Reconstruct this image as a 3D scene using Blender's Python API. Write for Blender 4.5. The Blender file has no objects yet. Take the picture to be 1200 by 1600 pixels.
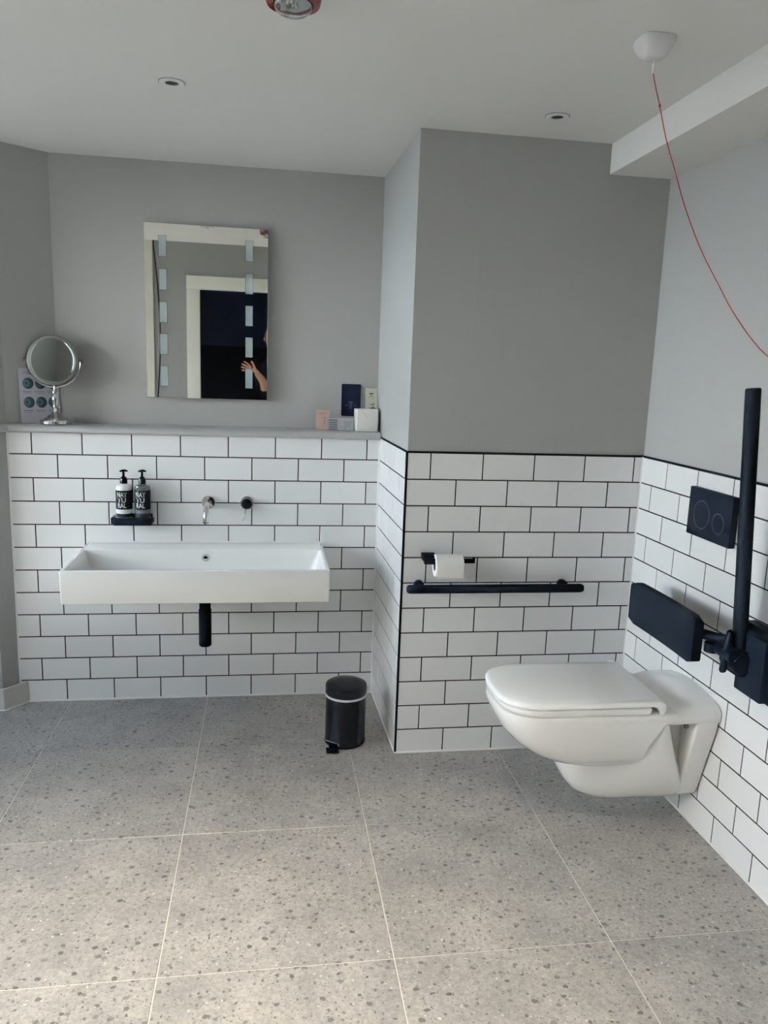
import bpy, bmesh, math, random
from mathutils import Vector, Matrix
random.seed(7)
PI = math.pi
C = bpy.context.scene.collection

# ------------------------------------------------------------------ camera
cam_d = bpy.data.cameras.new('camera'); cam = bpy.data.objects.new('camera', cam_d); C.objects.link(cam)
bpy.context.scene.camera = cam
F_PX = 1200.75
cam_d.sensor_fit = 'HORIZONTAL'; cam_d.sensor_width = 36.0; cam_d.lens = F_PX / 1200 * 36.0
cam_d.clip_start = 0.02
PX, RZ, RY = 0.183036, 0.153459, 0.035617
fw = Vector((math.sin(RZ)*math.cos(PX), math.cos(RZ)*math.cos(PX), -math.sin(PX)))
rt = Vector((math.cos(RZ), -math.sin(RZ), 0)); up = rt.cross(fw)
r2 = math.cos(RY)*rt + math.sin(RY)*up; u2 = -math.sin(RY)*rt + math.cos(RY)*up
cam.matrix_world = Matrix(((r2.x, u2.x, -fw.x, 0.99066), (r2.y, u2.y, -fw.y, -3.44373), (r2.z, u2.z, -fw.z, 1.52718), (0, 0, 0, 1)))

# ------------------------------------------------------------------ world, lights, exposure
w = bpy.data.worlds.new('world'); bpy.context.scene.world = w; w.use_nodes = True
wn = w.node_tree.nodes; bgn = wn['Background']
bgn.inputs[1].default_value = 0.6
wtc = wn.new('ShaderNodeTexCoord'); wsp = wn.new('ShaderNodeSeparateXYZ'); wrp = wn.new('ShaderNodeValToRGB')   # overcast sky over a darker ground
w.node_tree.links.new(wtc.outputs['Generated'], wsp.inputs[0])
wmr = wn.new('ShaderNodeMapRange'); wmr.inputs[1].default_value = -1; wmr.inputs[2].default_value = 1
w.node_tree.links.new(wsp.outputs['Z'], wmr.inputs[0]); w.node_tree.links.new(wmr.outputs[0], wrp.inputs[0]); w.node_tree.links.new(wrp.outputs[0], bgn.inputs[0])
we = wrp.color_ramp.elements; we[0].position = .46; we[0].color = (.10, .10, .09, 1); we[1].position = .52; we[1].color = (.80, .90, 1, 1)
def area(name, loc, rot, sx, sy, power, col):
    l = bpy.data.lights.new(name, 'AREA'); l.shape = 'RECTANGLE'; l.size = sx; l.size_y = sy; l.energy = power; l.color = col
    o = bpy.data.objects.new(name, l); o.location = loc; o.rotation_euler = rot; C.objects.link(o); return o
# daylight arriving through the bay window on the left
area('bay_window_sky', (-1.60, -0.72, 2.4), (0, math.radians(-45), 0), 1.3, 1.2, 26, (0.30, 0.60, 1.0))
area('bay_window_daylight', (-5.0, -1.1, 1.9), (0, math.radians(-84), 0), 1.2, 2.0, 1080, (0.70, 0.86, 1.0))
# daylight through the glazed garden door nearer the camera
area('garden_door_daylight', (-5.0, -2.2, 2.0), (0, math.radians(-80), math.radians(8)), 1.2, 2.5, 1380, (0.96, 0.99, 0.96))
area('garden_door_sky', (-4.5, -3.4, 2.2), (0, math.radians(-75), math.radians(20)), 1.2, 2.0, 690, (0.95, 0.92, 0.90))
def spot(name, loc, power, deg, col):
    l = bpy.data.lights.new(name, 'SPOT'); l.energy = power; l.spot_size = math.radians(deg); l.spot_blend = 1; l.shadow_soft_size = .05; l.color = col
    o = bpy.data.objects.new(name, l); o.location = loc; C.objects.link(o)
# two unseen spots added under the lobby ceiling to brighten the near floor
spot('fill_spot', (0.35, -2.45, 2.66), 250, 80, (1.0, 0.88, 0.72)); spot('fill_spot', (0.95, -2.55, 2.66), 150, 95, (1.0, 0.88, 0.73))
vs = bpy.context.scene.view_settings
vs.view_transform = 'Standard'; vs.look = 'None'; vs.gamma = 1.0; vs.use_curve_mapping = False; vs.exposure = 0.33

# ------------------------------------------------------------------ materials
def new_mat(name):
    m = bpy.data.materials.new(name); m.use_nodes = True
    return m, m.node_tree.nodes, m.node_tree.links, m.node_tree.nodes['Principled BSDF']
def mat(name, col, rough=0.5, metal=0.0, coat=0.0, trans=0.0, ior=1.45, noise=0.0, nscale=40, bump=0.0, bscale=200, emit=None, es=0.0, spec=0.5):
    m, n, l, b = new_mat(name)
    b.inputs['Base Color'].default_value = (*col, 1); b.inputs['Roughness'].default_value = rough
    b.inputs['Metallic'].default_value = metal; b.inputs['Coat Weight'].default_value = coat
    b.inputs['Transmission Weight'].default_value = trans; b.inputs['IOR'].default_value = ior
    b.inputs['Specular IOR Level'].default_value = spec
    tc = n.new('ShaderNodeTexCoord')
    nz = n.new('ShaderNodeTexNoise'); nz.inputs['Scale'].default_value = nscale; nz.inputs['Detail'].default_value = 3
    l.new(tc.outputs['Object'], nz.inputs['Vector'])
    mx = n.new('ShaderNodeMix'); mx.data_type = 'RGBA'
    mx.inputs[6].default_value = (*[c*(1-noise) for c in col], 1); mx.inputs[7].default_value = (*[min(1, c*(1+noise)) for c in col], 1)
    l.new(nz.outputs['Fac'], mx.inputs[0]); l.new(mx.outputs[2], b.inputs['Base Color'])
    if bump:
        n2 = n.new('ShaderNodeTexNoise'); n2.inputs['Scale'].default_value = bscale; l.new(tc.outputs['Object'], n2.inputs['Vector'])
        bp = n.new('ShaderNodeBump'); bp.inputs['Strength'].default_value = bump; bp.inputs['Distance'].default_value = 0.002
        l.new(n2.outputs['Fac'], bp.inputs['Height']); l.new(bp.outputs['Normal'], b.inputs['Normal'])
    if emit:
        b.inputs['Emission Color'].default_value = (*emit, 1); b.inputs['Emission Strength'].default_value = es
    return m
PAINT = mat('grey_paint', (0.37, 0.375, 0.365), 0.55, noise=0.02, nscale=3, bump=0.08, bscale=350)
CEIL = mat('ceiling_paint', (0.74, 0.74, 0.72), 0.75, noise=0.01, nscale=2)
SHELF = mat('ledge_gloss_paint', (0.42, 0.43, 0.425), 0.32, noise=0.02, nscale=4)
WHITEWOOD = mat('white_gloss_paint', (0.86, 0.84, 0.76), 0.35, noise=0.01)
NAVY = mat('navy_paint', (0.0008, 0.0025, 0.009), 0.5, noise=0.05, spec=0.1)
NAVYD = mat('dark_navy_paint', (0.0005, 0.0006, 0.0015), 0.6, noise=0.05, spec=0.05)
GROUT = mat('dark_grout', (0.012, 0.012, 0.015), 0.95, noise=0.15, nscale=60, spec=0.1)
FGROUT = mat('pale_floor_grout', (0.66, 0.64, 0.60), 0.9, noise=0.1, nscale=60)
SILI = mat('white_silicone', (0.80, 0.80, 0.79), 0.35, noise=0.02)
BLACK = mat('satin_black_metal', (0.003, 0.0045, 0.0075), 0.42, noise=0.1, spec=0.03)
BLACKM = mat('matt_black', (0.0035, 0.005, 0.0075), 0.55, noise=0.1, spec=0.03)
BLACKG = mat('gloss_black', (0.003, 0.004, 0.006), 0.2, noise=0.1, spec=0.25)
CHROME = mat('chrome', (0.78, 0.78, 0.78), 0.08, 1.0, noise=0.01)
DCHROME = mat('dark_chrome', (0.30, 0.30, 0.31), 0.12, 1.0, noise=0.01)  # darker chrome colour for small fittings
CERAMIC = mat('white_ceramic', (0.88, 0.88, 0.86), 0.08, coat=0.6, noise=0.005, nscale=5)
LIDM = mat('white_seat_plastic', (0.95, 0.965, 0.955), 0.10, noise=0.005, nscale=5)
MIRROR = mat('mirror_glass', (0.94, 0.95, 0.91), 0.015, 1.0, noise=0.0)
FROST = mat('frosted_panel', (0.50, 0.60, 0.61), 0.5, noise=0.03); FROST.node_tree.nodes['Principled BSDF'].inputs['Alpha'].default_value = 0.55
WPLAST = mat('white_plastic', (0.74, 0.74, 0.76), 0.35, noise=0.01)
SKIRT = mat('skirting_paint', (0.55, 0.55, 0.52), 0.4, noise=0.03, nscale=8)
REDP = mat('red_plastic', (0.17, 0.003, 0.012), 0.2, coat=0.5, noise=0.05)
REDC = mat('red_cord', (0.30, 0.012, 0.03), 0.6, noise=0.1)
PAPER = mat('tissue_paper', (0.84, 0.83, 0.79), 0.9, noise=0.02, bump=0.25, bscale=120)
def glass_mat(name, col, rough=0.02):
    m, n, l, b = new_mat(name)
    b.inputs['Base Color'].default_value = (*col, 1); b.inputs['Roughness'].default_value = rough
    b.inputs['Transmission Weight'].default_value = 1.0; b.inputs['IOR'].default_value = 1.45
    return m
GLASS = glass_mat('clear_dome', (0.9, 0.93, 0.95))
def tile_mat():
    m, n, l, b = new_mat('white_glazed_tile')
    oi = n.new('ShaderNodeObjectInfo'); cr = n.new('ShaderNodeValToRGB')
    cr.color_ramp.elements[0].color = (0.78, 0.785, 0.785, 1); cr.color_ramp.elements[1].color = (0.83, 0.835, 0.835, 1)
    l.new(oi.outputs['Random'], cr.inputs['Fac']); l.new(cr.outputs['Color'], b.inputs['Base Color'])
    b.inputs['Roughness'].default_value = 0.12
    tc = n.new('ShaderNodeTexCoord'); nz = n.new('ShaderNodeTexNoise'); nz.inputs['Scale'].default_value = 9
    l.new(tc.outputs['Object'], nz.inputs['Vector'])
    bp = n.new('ShaderNodeBump'); bp.inputs['Strength'].default_value = 0.05; bp.inputs['Distance'].default_value = 0.01
    l.new(nz.outputs['Fac'], bp.inputs['Height']); l.new(bp.outputs['Normal'], b.inputs['Normal'])
    return m
TILE = tile_mat()
def terrazzo():
    m, n, l, b = new_mat('terrazzo_porcelain')
    tc = n.new('ShaderNodeTexCoord'); oi = n.new('ShaderNodeObjectInfo')
    mul = n.new('ShaderNodeMath'); mul.operation = 'MULTIPLY'; mul.inputs[1].default_value = 37.0; l.new(oi.outputs['Random'], mul.inputs[0])
    cb = n.new('ShaderNodeCombineXYZ'); l.new(mul.outputs[0], cb.inputs[0]); l.new(mul.outputs[0], cb.inputs[2])
    ad = n.new('ShaderNodeVectorMath'); ad.operation = 'ADD'; l.new(tc.outputs['Object'], ad.inputs[0]); l.new(cb.outputs[0], ad.inputs[1])
    P = ad.outputs[0]
    def noise(scale, det=4, rough=0.6):
        q = n.new('ShaderNodeTexNoise'); q.inputs['Scale'].default_value = scale; q.inputs['Detail'].default_value = det; q.inputs['Roughness'].default_value = rough
        l.new(P, q.inputs['Vector']); return q
    def ramp(src, stops):
        r = n.new('ShaderNodeValToRGB'); el = r.color_ramp.elements
        el[0].position, el[0].color = stops[0][0], (*stops[0][1], 1); el[1].position, el[1].color = stops[1][0], (*stops[1][1], 1)
        for p, c in stops[2:]:
            e = el.new(p); e.color = (*c, 1)
        l.new(src, r.inputs['Fac']); return r.outputs['Color']
    base = ramp(noise(5, 7, 0.7).outputs['Fac'], [(0.30, (0.265, 0.258, 0.248)), (0.72, (0.42, 0.40, 0.37))])
    spk = ramp(noise(95, 3).outputs['Fac'], [(0.35, (0.80, 0.80, 0.80)), (0.68, (1.12, 1.12, 1.12))])
    mm = n.new('ShaderNodeMix'); mm.data_type = 'RGBA'; mm.blend_type = 'MULTIPLY'; mm.inputs[0].default_value = 1
    l.new(base, mm.inputs[6]); l.new(spk, mm.inputs[7]); cur = mm.outputs[2]
    wob = noise(90, 2)
    sub = n.new('ShaderNodeVectorMath'); sub.operation = 'SUBTRACT'; l.new(wob.outputs['Color'], sub.inputs[0]); sub.inputs[1].default_value = (0.5, 0.5, 0.5)
    def chips(scale, rad, gate, col, stretch, amp):
        sc = n.new('ShaderNodeVectorMath'); sc.operation = 'SCALE'; sc.inputs['Scale'].default_value = amp; l.new(sub.outputs[0], sc.inputs[0])
        a2 = n.new('ShaderNodeVectorMath'); a2.operation = 'ADD'; l.new(P, a2.inputs[0]); l.new(sc.outputs[0], a2.inputs[1])
        mp = n.new('ShaderNodeMapping'); mp.inputs['Scale'].default_value = stretch; mp.inputs['Rotation'].default_value = (0, 0, scale); l.new(a2.outputs[0], mp.inputs['Vector'])
        v = n.new('ShaderNodeTexVoronoi'); v.voronoi_dimensions = '2D'; v.inputs['Scale'].default_value = scale; l.new(mp.outputs[0], v.inputs['Vector'])
        sep = n.new('ShaderNodeSeparateColor'); l.new(v.outputs['Color'], sep.inputs[0])
        # radius varies per cell, cells above the gate stay empty
        mr = n.new('ShaderNodeMapRange'); mr.inputs[1].default_value = 0; mr.inputs[2].default_value = gate; mr.inputs[3].default_value = rad; mr.inputs[4].default_value = 0; l.new(sep.outputs[0], mr.inputs[0])
        lt = n.new('ShaderNodeMath'); lt.operation = 'LESS_THAN'; l.new(v.outputs['Distance'], lt.inputs[0]); l.new(mr.outputs[0], lt.inputs[1])
        al = n.new('ShaderNodeMapRange'); al.inputs[3].default_value = 0.45; al.inputs[4].default_value = 0.95; l.new(sep.outputs[1], al.inputs[0])
        f = n.new('ShaderNodeMath'); f.operation = 'MULTIPLY'; l.new(lt.outputs[0], f.inputs[0]); l.new(al.outputs[0], f.inputs[1])
        return f.outputs[0], col
    for a in (chips(27, 0.235, 0.62, (0.085, 0.082, 0.080), (1, 1.25, 1), 0.012), chips(41, 0.21, 0.45, (0.10, 0.095, 0.09), (1.3, 1, 1), 0.009),
              chips(90, 0.26, 0.65, (0.15, 0.14, 0.13), (1, 1.2, 1), 0.006), chips(60, 0.22, 0.10, (0.62, 0.59, 0.55), (1, 1, 1), 0.01)):
        mx = n.new('ShaderNodeMix'); mx.data_type = 'RGBA'; l.new(a[0], mx.inputs[0]); l.new(cur, mx.inputs[6]); mx.inputs[7].default_value = (*a[1], 1); cur = mx.outputs[2]
    l.new(cur, b.inputs['Base Color']); b.inputs['Roughness'].default_value = 0.36
    return m
FLOOR = terrazzo()

# ------------------------------------------------------------------ mesh helpers
class MB:
    def __init__(s): s.bm = bmesh.new(); s.mi = 0
    def face(s, vs):
        try:
            f = s.bm.faces.new(vs); f.material_index = s.mi; return f
        except ValueError: return None
    def box(s, x0, x1, y0, y1, z0, z1, bev=0.0, seg=2, xf=None):
        t = bmesh.new(); bmesh.ops.create_cube(t, size=1)
        for v in t.verts: v.co = Vector(((x0+x1)/2+v.co.x*(x1-x0), (y0+y1)/2+v.co.y*(y1-y0), (z0+z1)/2+v.co.z*(z1-z0)))
        if bev: bmesh.ops.bevel(t, geom=list(t.edges), offset=bev, segments=seg, profile=0.5, affect='EDGES')
        s.merge(t, xf); return s
    def merge(s, t, xf=None):
        if xf is not None:
            for v in t.verts: v.co = xf @ v.co
        mp = {v: s.bm.verts.new(v.co) for v in t.verts}
        for f in t.faces: s.face([mp[v] for v in f.verts])
        t.free()
    def loft(s, rings, cap0=True, cap1=True, close=True):
        R = [[s.bm.verts.new(p) for p in r] for r in rings]; n = len(R[0])
        for a, b in zip(R, R[1:]):
            for i in range(n if close else n-1):
                j = (i+1) % n; s.face([a[i], a[j], b[j], b[i]])
        if cap0: s.face(R[0][::-1])
        if cap1: s.face(R[-1])
        return s
    def lathe(s, prof, c=(0, 0, 0), axis='z', seg=32, cap=True):
        rings = []
        for r, h in prof:
            ring = []
            for i in range(seg):
                a = 2*PI*i/seg; u, v = r*math.cos(a), r*math.sin(a)
                p = {'z': (u, v, h), 'y': (u, h, v), 'x': (h, u, v)}[axis]
                ring.append((c[0]+p[0], c[1]+p[1], c[2]+p[2]))
            rings.append(ring)
        return s.loft(rings, cap, cap)
    def tube(s, pts, rad, seg=12, cap=True, closed=False, flat=1.0):
        pts = [Vector(p) for p in pts]; n = len(pts); rings = []; prev = None
        for i, p in enumerate(pts):
            if closed: t = (pts[(i+1) % n]-pts[i-1]).normalized()
            else: t = ((pts[min(i+1, n-1)]-pts[max(i-1, 0)])).normalized()
            if prev is None:
                a = Vector((0, 0, 1)) if abs(t.z) < 0.9 else Vector((1, 0, 0)); x = t.cross(a).normalized()
            else: x = (prev - t*prev.dot(t)).normalized()
            prev = x; y = t.cross(x); r = rad[i] if isinstance(rad, (list, tuple)) else rad
            rings.append([p + r*(math.cos(2*PI*k/seg)*x*flat + math.sin(2*PI*k/seg)*y) for k in range(seg)])
        if closed: rings.append(rings[0]); return s.loft(rings, False, False)
        return s.loft(rings, cap, cap)
    def prism(s, poly, axis, a, b, bev=0.0, seg=2):
        t = bmesh.new()
        def P(u, v, h): return {'x': (h, u, v), 'y': (u, h, v), 'z': (u, v, h)}[axis]
        A = [t.verts.new(P(u, v, a)) for u, v in poly]; B = [t.verts.new(P(u, v, b)) for u, v in poly]
        t.faces.new(A); t.faces.new(B[::-1])
        for i in range(len(poly)):
            j = (i+1) % len(poly); t.faces.new([A[j], A[i], B[i], B[j]])
        bmesh.ops.recalc_face_normals(t, faces=t.faces)
        if bev: bmesh.ops.bevel(t, geom=list(t.edges), offset=bev, segments=seg, profile=0.5, affect='EDGES')
        s.merge(t); return s
def finish(mb, smooth=35, recalc=True):
    bm = mb.bm
    if recalc: bmesh.ops.recalc_face_normals(bm, faces=bm.faces)
    me = bpy.data.meshes.new('mesh')
    if smooth:
        for f in bm.faces: f.smooth = True
        a = math.radians(smooth)
        for e in bm.edges:
            if len(e.link_faces) == 2 and e.calc_face_angle(0) > a: e.smooth = False
    bm.to_mesh(me); bm.free(); return me
def link(name, me, mats, parent=None, loc=None):
    if not isinstance(mats, (list, tuple)): mats = [mats]
    if not me.materials:
        for m in mats: me.materials.append(m)
    o = bpy.data.objects.new(name, me); C.objects.link(o)
    if parent is not None: o.parent = parent
    if loc is not None: o.location = loc
    return o
ABS = {}
def obj(name, mb, mats, parent=None, smooth=35, label=None, kind=None):
    """mesh given in world coordinates; shifted into its thing's local frame (things are never rotated)"""
    me = finish(mb, smooth)
    if parent is not None:
        off = ABS[parent.name]; me.transform(Matrix.Translation(-off))
    o = link(name, me, mats, parent)
    ABS[o.name] = ABS[parent.name] if parent is not None else Vector((0, 0, 0))
    if label: o['label'] = label
    if kind: o['kind'] = kind
    return o
def thing(name, label, cat, loc, group=None):
    o = bpy.data.objects.new(name, None); o.empty_display_size = 0.05; C.objects.link(o); o.location = loc
    o['label'] = label; o['category'] = cat
    if group: o['group'] = group
    ABS[o.name] = Vector(loc); return o
def tag(o, label, cat, group=None):
    o['label'] = label; o['category'] = cat
    if group: o['group'] = group
    return o
def struct(name, mb, m, parent=None, smooth=None, label=None):
    o = obj(name, mb, m, parent, smooth, label)
    if parent is None: o['kind'] = 'structure'
    return o
def text(name, body, size, m, M, parent, ext=0.0003, sx=1.0, font=None, align='CENTER', space=1.0, offset=0.0):
    cu = bpy.data.curves.new('text', 'FONT'); cu.body = body; cu.size = size; cu.extrude = ext; cu.align_x = align; cu.align_y = 'CENTER'
    cu.space_character = space; cu.offset = offset; cu.resolution_u = 3
    to = bpy.data.objects.new('tmp_text', cu); C.objects.link(to)
    bpy.context.view_layer.update()
    me = bpy.data.meshes.new_from_object(to.evaluated_get(bpy.context.evaluated_depsgraph_get()))
    bpy.data.objects.remove(to); bpy.data.curves.remove(cu)
    me.transform(M @ Matrix.Diagonal((sx, 1, 1, 1)))
    me.materials.clear()
    return link(name, me, m, parent)
FACE_Y = Matrix(((1, 0, 0, 0), (0, 0, -1, 0), (0, 1, 0, 0), (0, 0, 0, 1)))        # text plane facing -y, upright
def at(x, y, z, R=FACE_Y): return Matrix.Translation((x, y, z)) @ R

# ------------------------------------------------------------------ room dimensions (metres; y=0 is the tiled basin wall)
H = 2.3652; YB = -0.6016; XR = 2.4611; YU = 0.1385; P = 0.20521; Q = 0.102; LEDGE = 1.214
def xs(y): return 1.5078 - 0.0248*(y - YB)                 # side face of the boxing
def xr(y): return XR + 0.018*(-0.789 - y)                  # right-hand wall
LOBBY = 2.75; YL = -2.2; YBACK = -4.1; XW = -1.10; YEND = -2.62

# ------------------------------------------------------------------ floor
sub = MB().box(-1.2, 2.65, YBACK-0.1, 0.25, -0.06, -0.0022)
floor = struct('floor', sub, FGROUT)
def slab_mesh(wd, dp):
    b = MB(); b.box(0, wd, -dp, 0, -0.012, 0.0, 0.0012, 1); me = finish(b, 30); me.materials.append(FLOOR); return me
FT, FX, FY, J = 0.60746, 0.72333, -0.47814, 0.0016
cache = {}
for i in range(-4, 4):
    for j in range(-2, 7):
        x0, x1 = FX+i*FT+J, FX+(i+1)*FT-J
        y1, y0 = FY-j*FT-J, FY-(j+1)*FT+J
        if i == -4: x0 = -1.18
        if x0 < -1.18: x0 = -1.18
        if x1 > 2.60: x1 = 2.60
        if y1 > 0.12: y1 = 0.12
        if y0 < YBACK: y0 = YBACK
        if x1-x0 < 0.02 or y1-y0 < 0.02: continue
        k = (round(x1-x0, 4), round(y1-y0, 4))
        if k not in cache: cache[k] = slab_mesh(*k)
        link('floor_tile', cache[k], FLOOR, floor, (x0, y1, 0))

# ------------------------------------------------------------------ walls
wall_back = struct('wall_back', MB().box(0.0, 1.60, YU, YU+0.12, LEDGE, H+0.02).box(-0.12, 1.505, 0.0082, YU+0.12, 0, LEDGE-0.002), PAINT)
b = MB()
b.prism([(xs(YU+.1)+.006, YU+.1), (xs(YB)+.006, YB+.007), (1.75, YB+.007), (1.75, YU+.1)], 'z', 0, H+0.02)
wall_side = struct('wall_boxing_side', b, PAINT)
b = MB().box(1.7505, 2.62, YB+.007, YB+.15, 0, H+0.02)
wall_mid = struct('wall_boxing_front', b, PAINT)
b = MB().prism([(xr(YB+.1)+.007, YB+.1), (2.62, YB+.1), (2.62, YBACK), (xr(YBACK)+.007, YBACK)], 'z', 0, LOBBY)
wall_right = struct('wall_right', b, PAINT)
# splayed wall at the left of the basin and the return that runs on to the window bay
b = MB().prism([(0.078, 0.137), (-0.098, 0.0), (-0.147, -0.075), (-0.20, -0.075), (-0.20, 0.30), (0.078, 0.30)], 'z', 0, H+0.02)
wall_splay = struct('wall_splayed', b, PAINT)
b = MB().box(XW-.12, -0.1999, -0.075, 0.05, 0, H+0.02)
wall_bay = struct('wall_bay', b, PAINT)
# left wall with the bay window and the glazed garden door
W0, W1, WZ0, WZ1 = -1.32, -0.14, 0.86, 2.16
D0, D1, DZ1 = -3.25, -1.62, 2.16
b = MB().box(XW-.12, XW, YBACK, D0, 0, LOBBY).box(XW-.12, XW, W1, -0.075, 0, H).box(XW-.12, XW, W0, W1, 0, WZ0).box(XW-.12, XW, W0, W1, WZ1, H+.02)
b.box(XW-.12, XW, D1, W0, 0, H+.02).box(XW-.12, XW, D0, D1, DZ1, LOBBY)
wall_left = struct('wall_left', b, PAINT)
wb = MB().box(XW-.12, 0.460-.124, YBACK-.1, YBACK, 0, LOBBY).box(1.456+.124, 2.62, YBACK-.1, YBACK, 0, LOBBY).box(0.3361, 1.5799, YBACK-.1, YBACK, 2.338, LOBBY)
wall_front = struct('wall_front', wb, PAINT)
# ceiling, with the riser up to the higher lobby behind the camera
ceiling = struct('ceiling', MB().box(XW-.12, 2.62, YL, 0.26, H, H+0.1), CEIL)
struct('ceiling_lobby', MB().box(XW-.12, 2.62, YBACK-.1, YL+.0, LOBBY, LOBBY+.1).box(XW-.12, 2.62, YL-.001, YL+.1, H+.1, LOBBY), CEIL)
struct('bulkhead', MB().box(2.2248, 2.50, YBACK, YB+.007, 2.2604, H), CEIL, ceiling)

# ------------------------------------------------------------------ metro tiles
tcache = {}
def tile_mesh(wd, ht):
    k = (round(wd, 4), round(ht, 4))
    if k in tcache: return tcache[k]
    t = bmesh.new(); e = 0.0009
    o = [(0, 0), (wd, 0), (wd, ht), (0, ht)]; i = [(e, e), (wd-e, e), (wd-e, ht-e), (e, ht-e)]
    A = [t.verts.new((x, 0.0075, z)) for x, z in o]; B = [t.verts.new((x, 0.0008, z)) for x, z in o]; D = [t.verts.new((x, 0, z)) for x, z in i]
    for n in range(4):
        m = (n+1) % 4; t.faces.new([A[n], A[m], B[m], B[n]]); t.faces.new([B[n], B[m], D[m], D[n]])
    t.faces.new(D); t.faces.new(A[::-1]); bmesh.ops.recalc_face_normals(t, faces=t.faces)
    me = bpy.data.meshes.new('metro_tile'); t.to_mesh(me); t.free(); me.materials.append(TILE); tcache[k] = me; return me
G = 0.0024
def tile_wall(parent, origin, ang, length, phase_even, phase_odd, z_top=12*Q, rows=12, zfloor=0.005, endgap=0.0):
    """origin: corner on the tile face; ang: direction of the run; phase_*: position of one joint along the run"""
    d = Vector((math.cos(ang), math.sin(ang), 0)); o0 = Vector(origin)
    for r in range(1, rows+1):
        z0 = (r-1)*Q + G if r > 1 else zfloor; z1 = min(r*Q - G, z_top-0.0005)
        ph = (phase_even if r % 2 == 0 else phase_odd) % P
        cuts = [0.0]; k = ph
        while k < length-0.004:
            if k > 0.006: cuts.append(k)
            k += P
        cuts.append(length)
        for q, (a, c) in enumerate(zip(cuts, cuts[1:])):
            a2 = a + (G if q else 0.0); c2 = c - (G if q < len(cuts)-2 else endgap)
            if c2-a2 < 0.006: continue
            jit = random.uniform(-1, 1)
            o = link('tile', tile_mesh(c2-a2, z1-z0), TILE, parent, o0 + d*a2 + Vector((0, 0, z0)))
            o.rotation_euler = (random.uniform(-.0012, .0012), 0, ang + jit*0.0009)
def grout(parent, poly):  # thin dark bed just behind the tile faces
    b = MB().prism(poly, 'z', 0.0, 12*Q); obj('grout', b, GROUT, parent, None)
# basin wall
tile_wall(wall_back, (-0.098, 0, 0), 0, xs(0)-0.004+0.098, 0.098-0.00132, 0.098-0.00132+P/2, z_top=LEDGE)
b = MB().box(-0.10, xs(0), 0.0014, 0.0083, 0.0, LEDGE-0.001); obj('grout', b, GROUT, wall_back, None)
# boxing side face
L = abs(YB)-0.002
angs = -PI/2 + 0.0248*-1
angs = math.atan2(YB-0.0, xs(YB)-xs(0))
tile_wall(wall_side, (xs(0), -0.0005, 0), angs, L, 0.155, 0.258)
b = MB().prism([(xs(0)+.0014, 0.002), (xs(YB)+.0014, YB+.006), (xs(YB)+.0065, YB+.006), (xs(0)+.0065, 0.002)], 'z', 0, 12*Q); obj('grout', b, GROUT, wall_side, None)
# boxing front face
X0 = xs(YB)+0.007
tile_wall(wall_mid, (X0, YB, 0), 0, xr(YB)-X0-0.003, 1.60282-X0, 1.60282-X0+P/2)
b = MB().box(xs(YB)+.002, xr(YB)+.004, YB+.0014, YB+.0075, 0, 12*Q); obj('grout', b, GROUT, wall_mid, None)
# right wall
angr = math.atan2(YEND-YB, xr(YEND)-xr(YB)); Lr = math.hypot(YEND-YB, xr(YEND)-xr(YB))
tile_wall(wall_right, (xr(YB-.003), YB-.003, 0), angr, Lr, (YB-.003)+0.7891, (YB-.003)+0.7891+P/2)
b = MB().prism([(xr(YB)+.0014, YB), (xr(YEND)+.0014, YEND), (xr(YEND)+.0075, YEND), (xr(YB)+.0075, YB)], 'z', 0, 12*Q); obj('grout', b, GROUT, wall_right, None)
# black metal edge trims
b = MB().box(xs(YB)-.0015, xs(YB)+.0068, YB-.0015, YB+.007, 0.004, 12*Q+.004, 0.001, 1); obj('corner_trim', b, BLACKM, wall_mid, label='black metal corner trim')
b = MB().box(xs(YB)+.007, xr(YB)+.004, YB-.001, YB+.0075, 12*Q-.0008, 12*Q+.0055, 0.0008, 1); obj('edge_trim', b, BLACKM, wall_mid, label='black metal top trim')
b = MB().prism([(xs(0)-.001, 0.001), (xs(YB)-.001, YB), (xs(YB)+.0075, YB+.007), (xs(0)+.0075, 0.001)], 'z', 12*Q-.0008, 12*Q+.0045); obj('edge_trim', b, BLACKM, wall_side, label='black metal top trim')
b = MB().prism([(xr(YB)-.001, YB), (xr(YEND)-.001, YEND), (xr(YEND)+.0075, YEND), (xr(YB)+.0075, YB)], 'z', 12*Q-.0008, 12*Q+.0055); obj('edge_trim', b, BLACKM, wall_right, label='black metal top trim')
# white silicone seals
def bead(parent, a, c, r=0.0055):
    b = MB().tube([a, c], r, 8); obj('silicone_seal', b, SILI, parent)
bead(wall_back, (-0.10, 0.0, 0.002), (xs(0), 0.0, 0.002))
bead(wall_side, (xs(0)+.001, 0.0, 0.002), (xs(YB)+.001, YB, 0.002), 0.0045)
bead(wall_mid, (xs(YB), YB, 0.002), (xr(YB), YB, 0.002), 0.005)
bead(wall_right, (xr(YB), YB, 0.001), (xr(YEND), YEND, 0.001), 0.0045)
bead(wall_back, (xs(0)-.0005, 0.0005, 0.0), (xs(0)-.0005, 0.0005, LEDGE), 0.005)
bead(wall_right, (xr(YB)+.001, YB+.001, 0.0), (xr(YB)+.001, YB+.001, 12*Q), 0.005)
bead(wall_back, (-0.098, 0.002, 0.0), (-0.098, 0.002, LEDGE), 0.0055)
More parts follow.
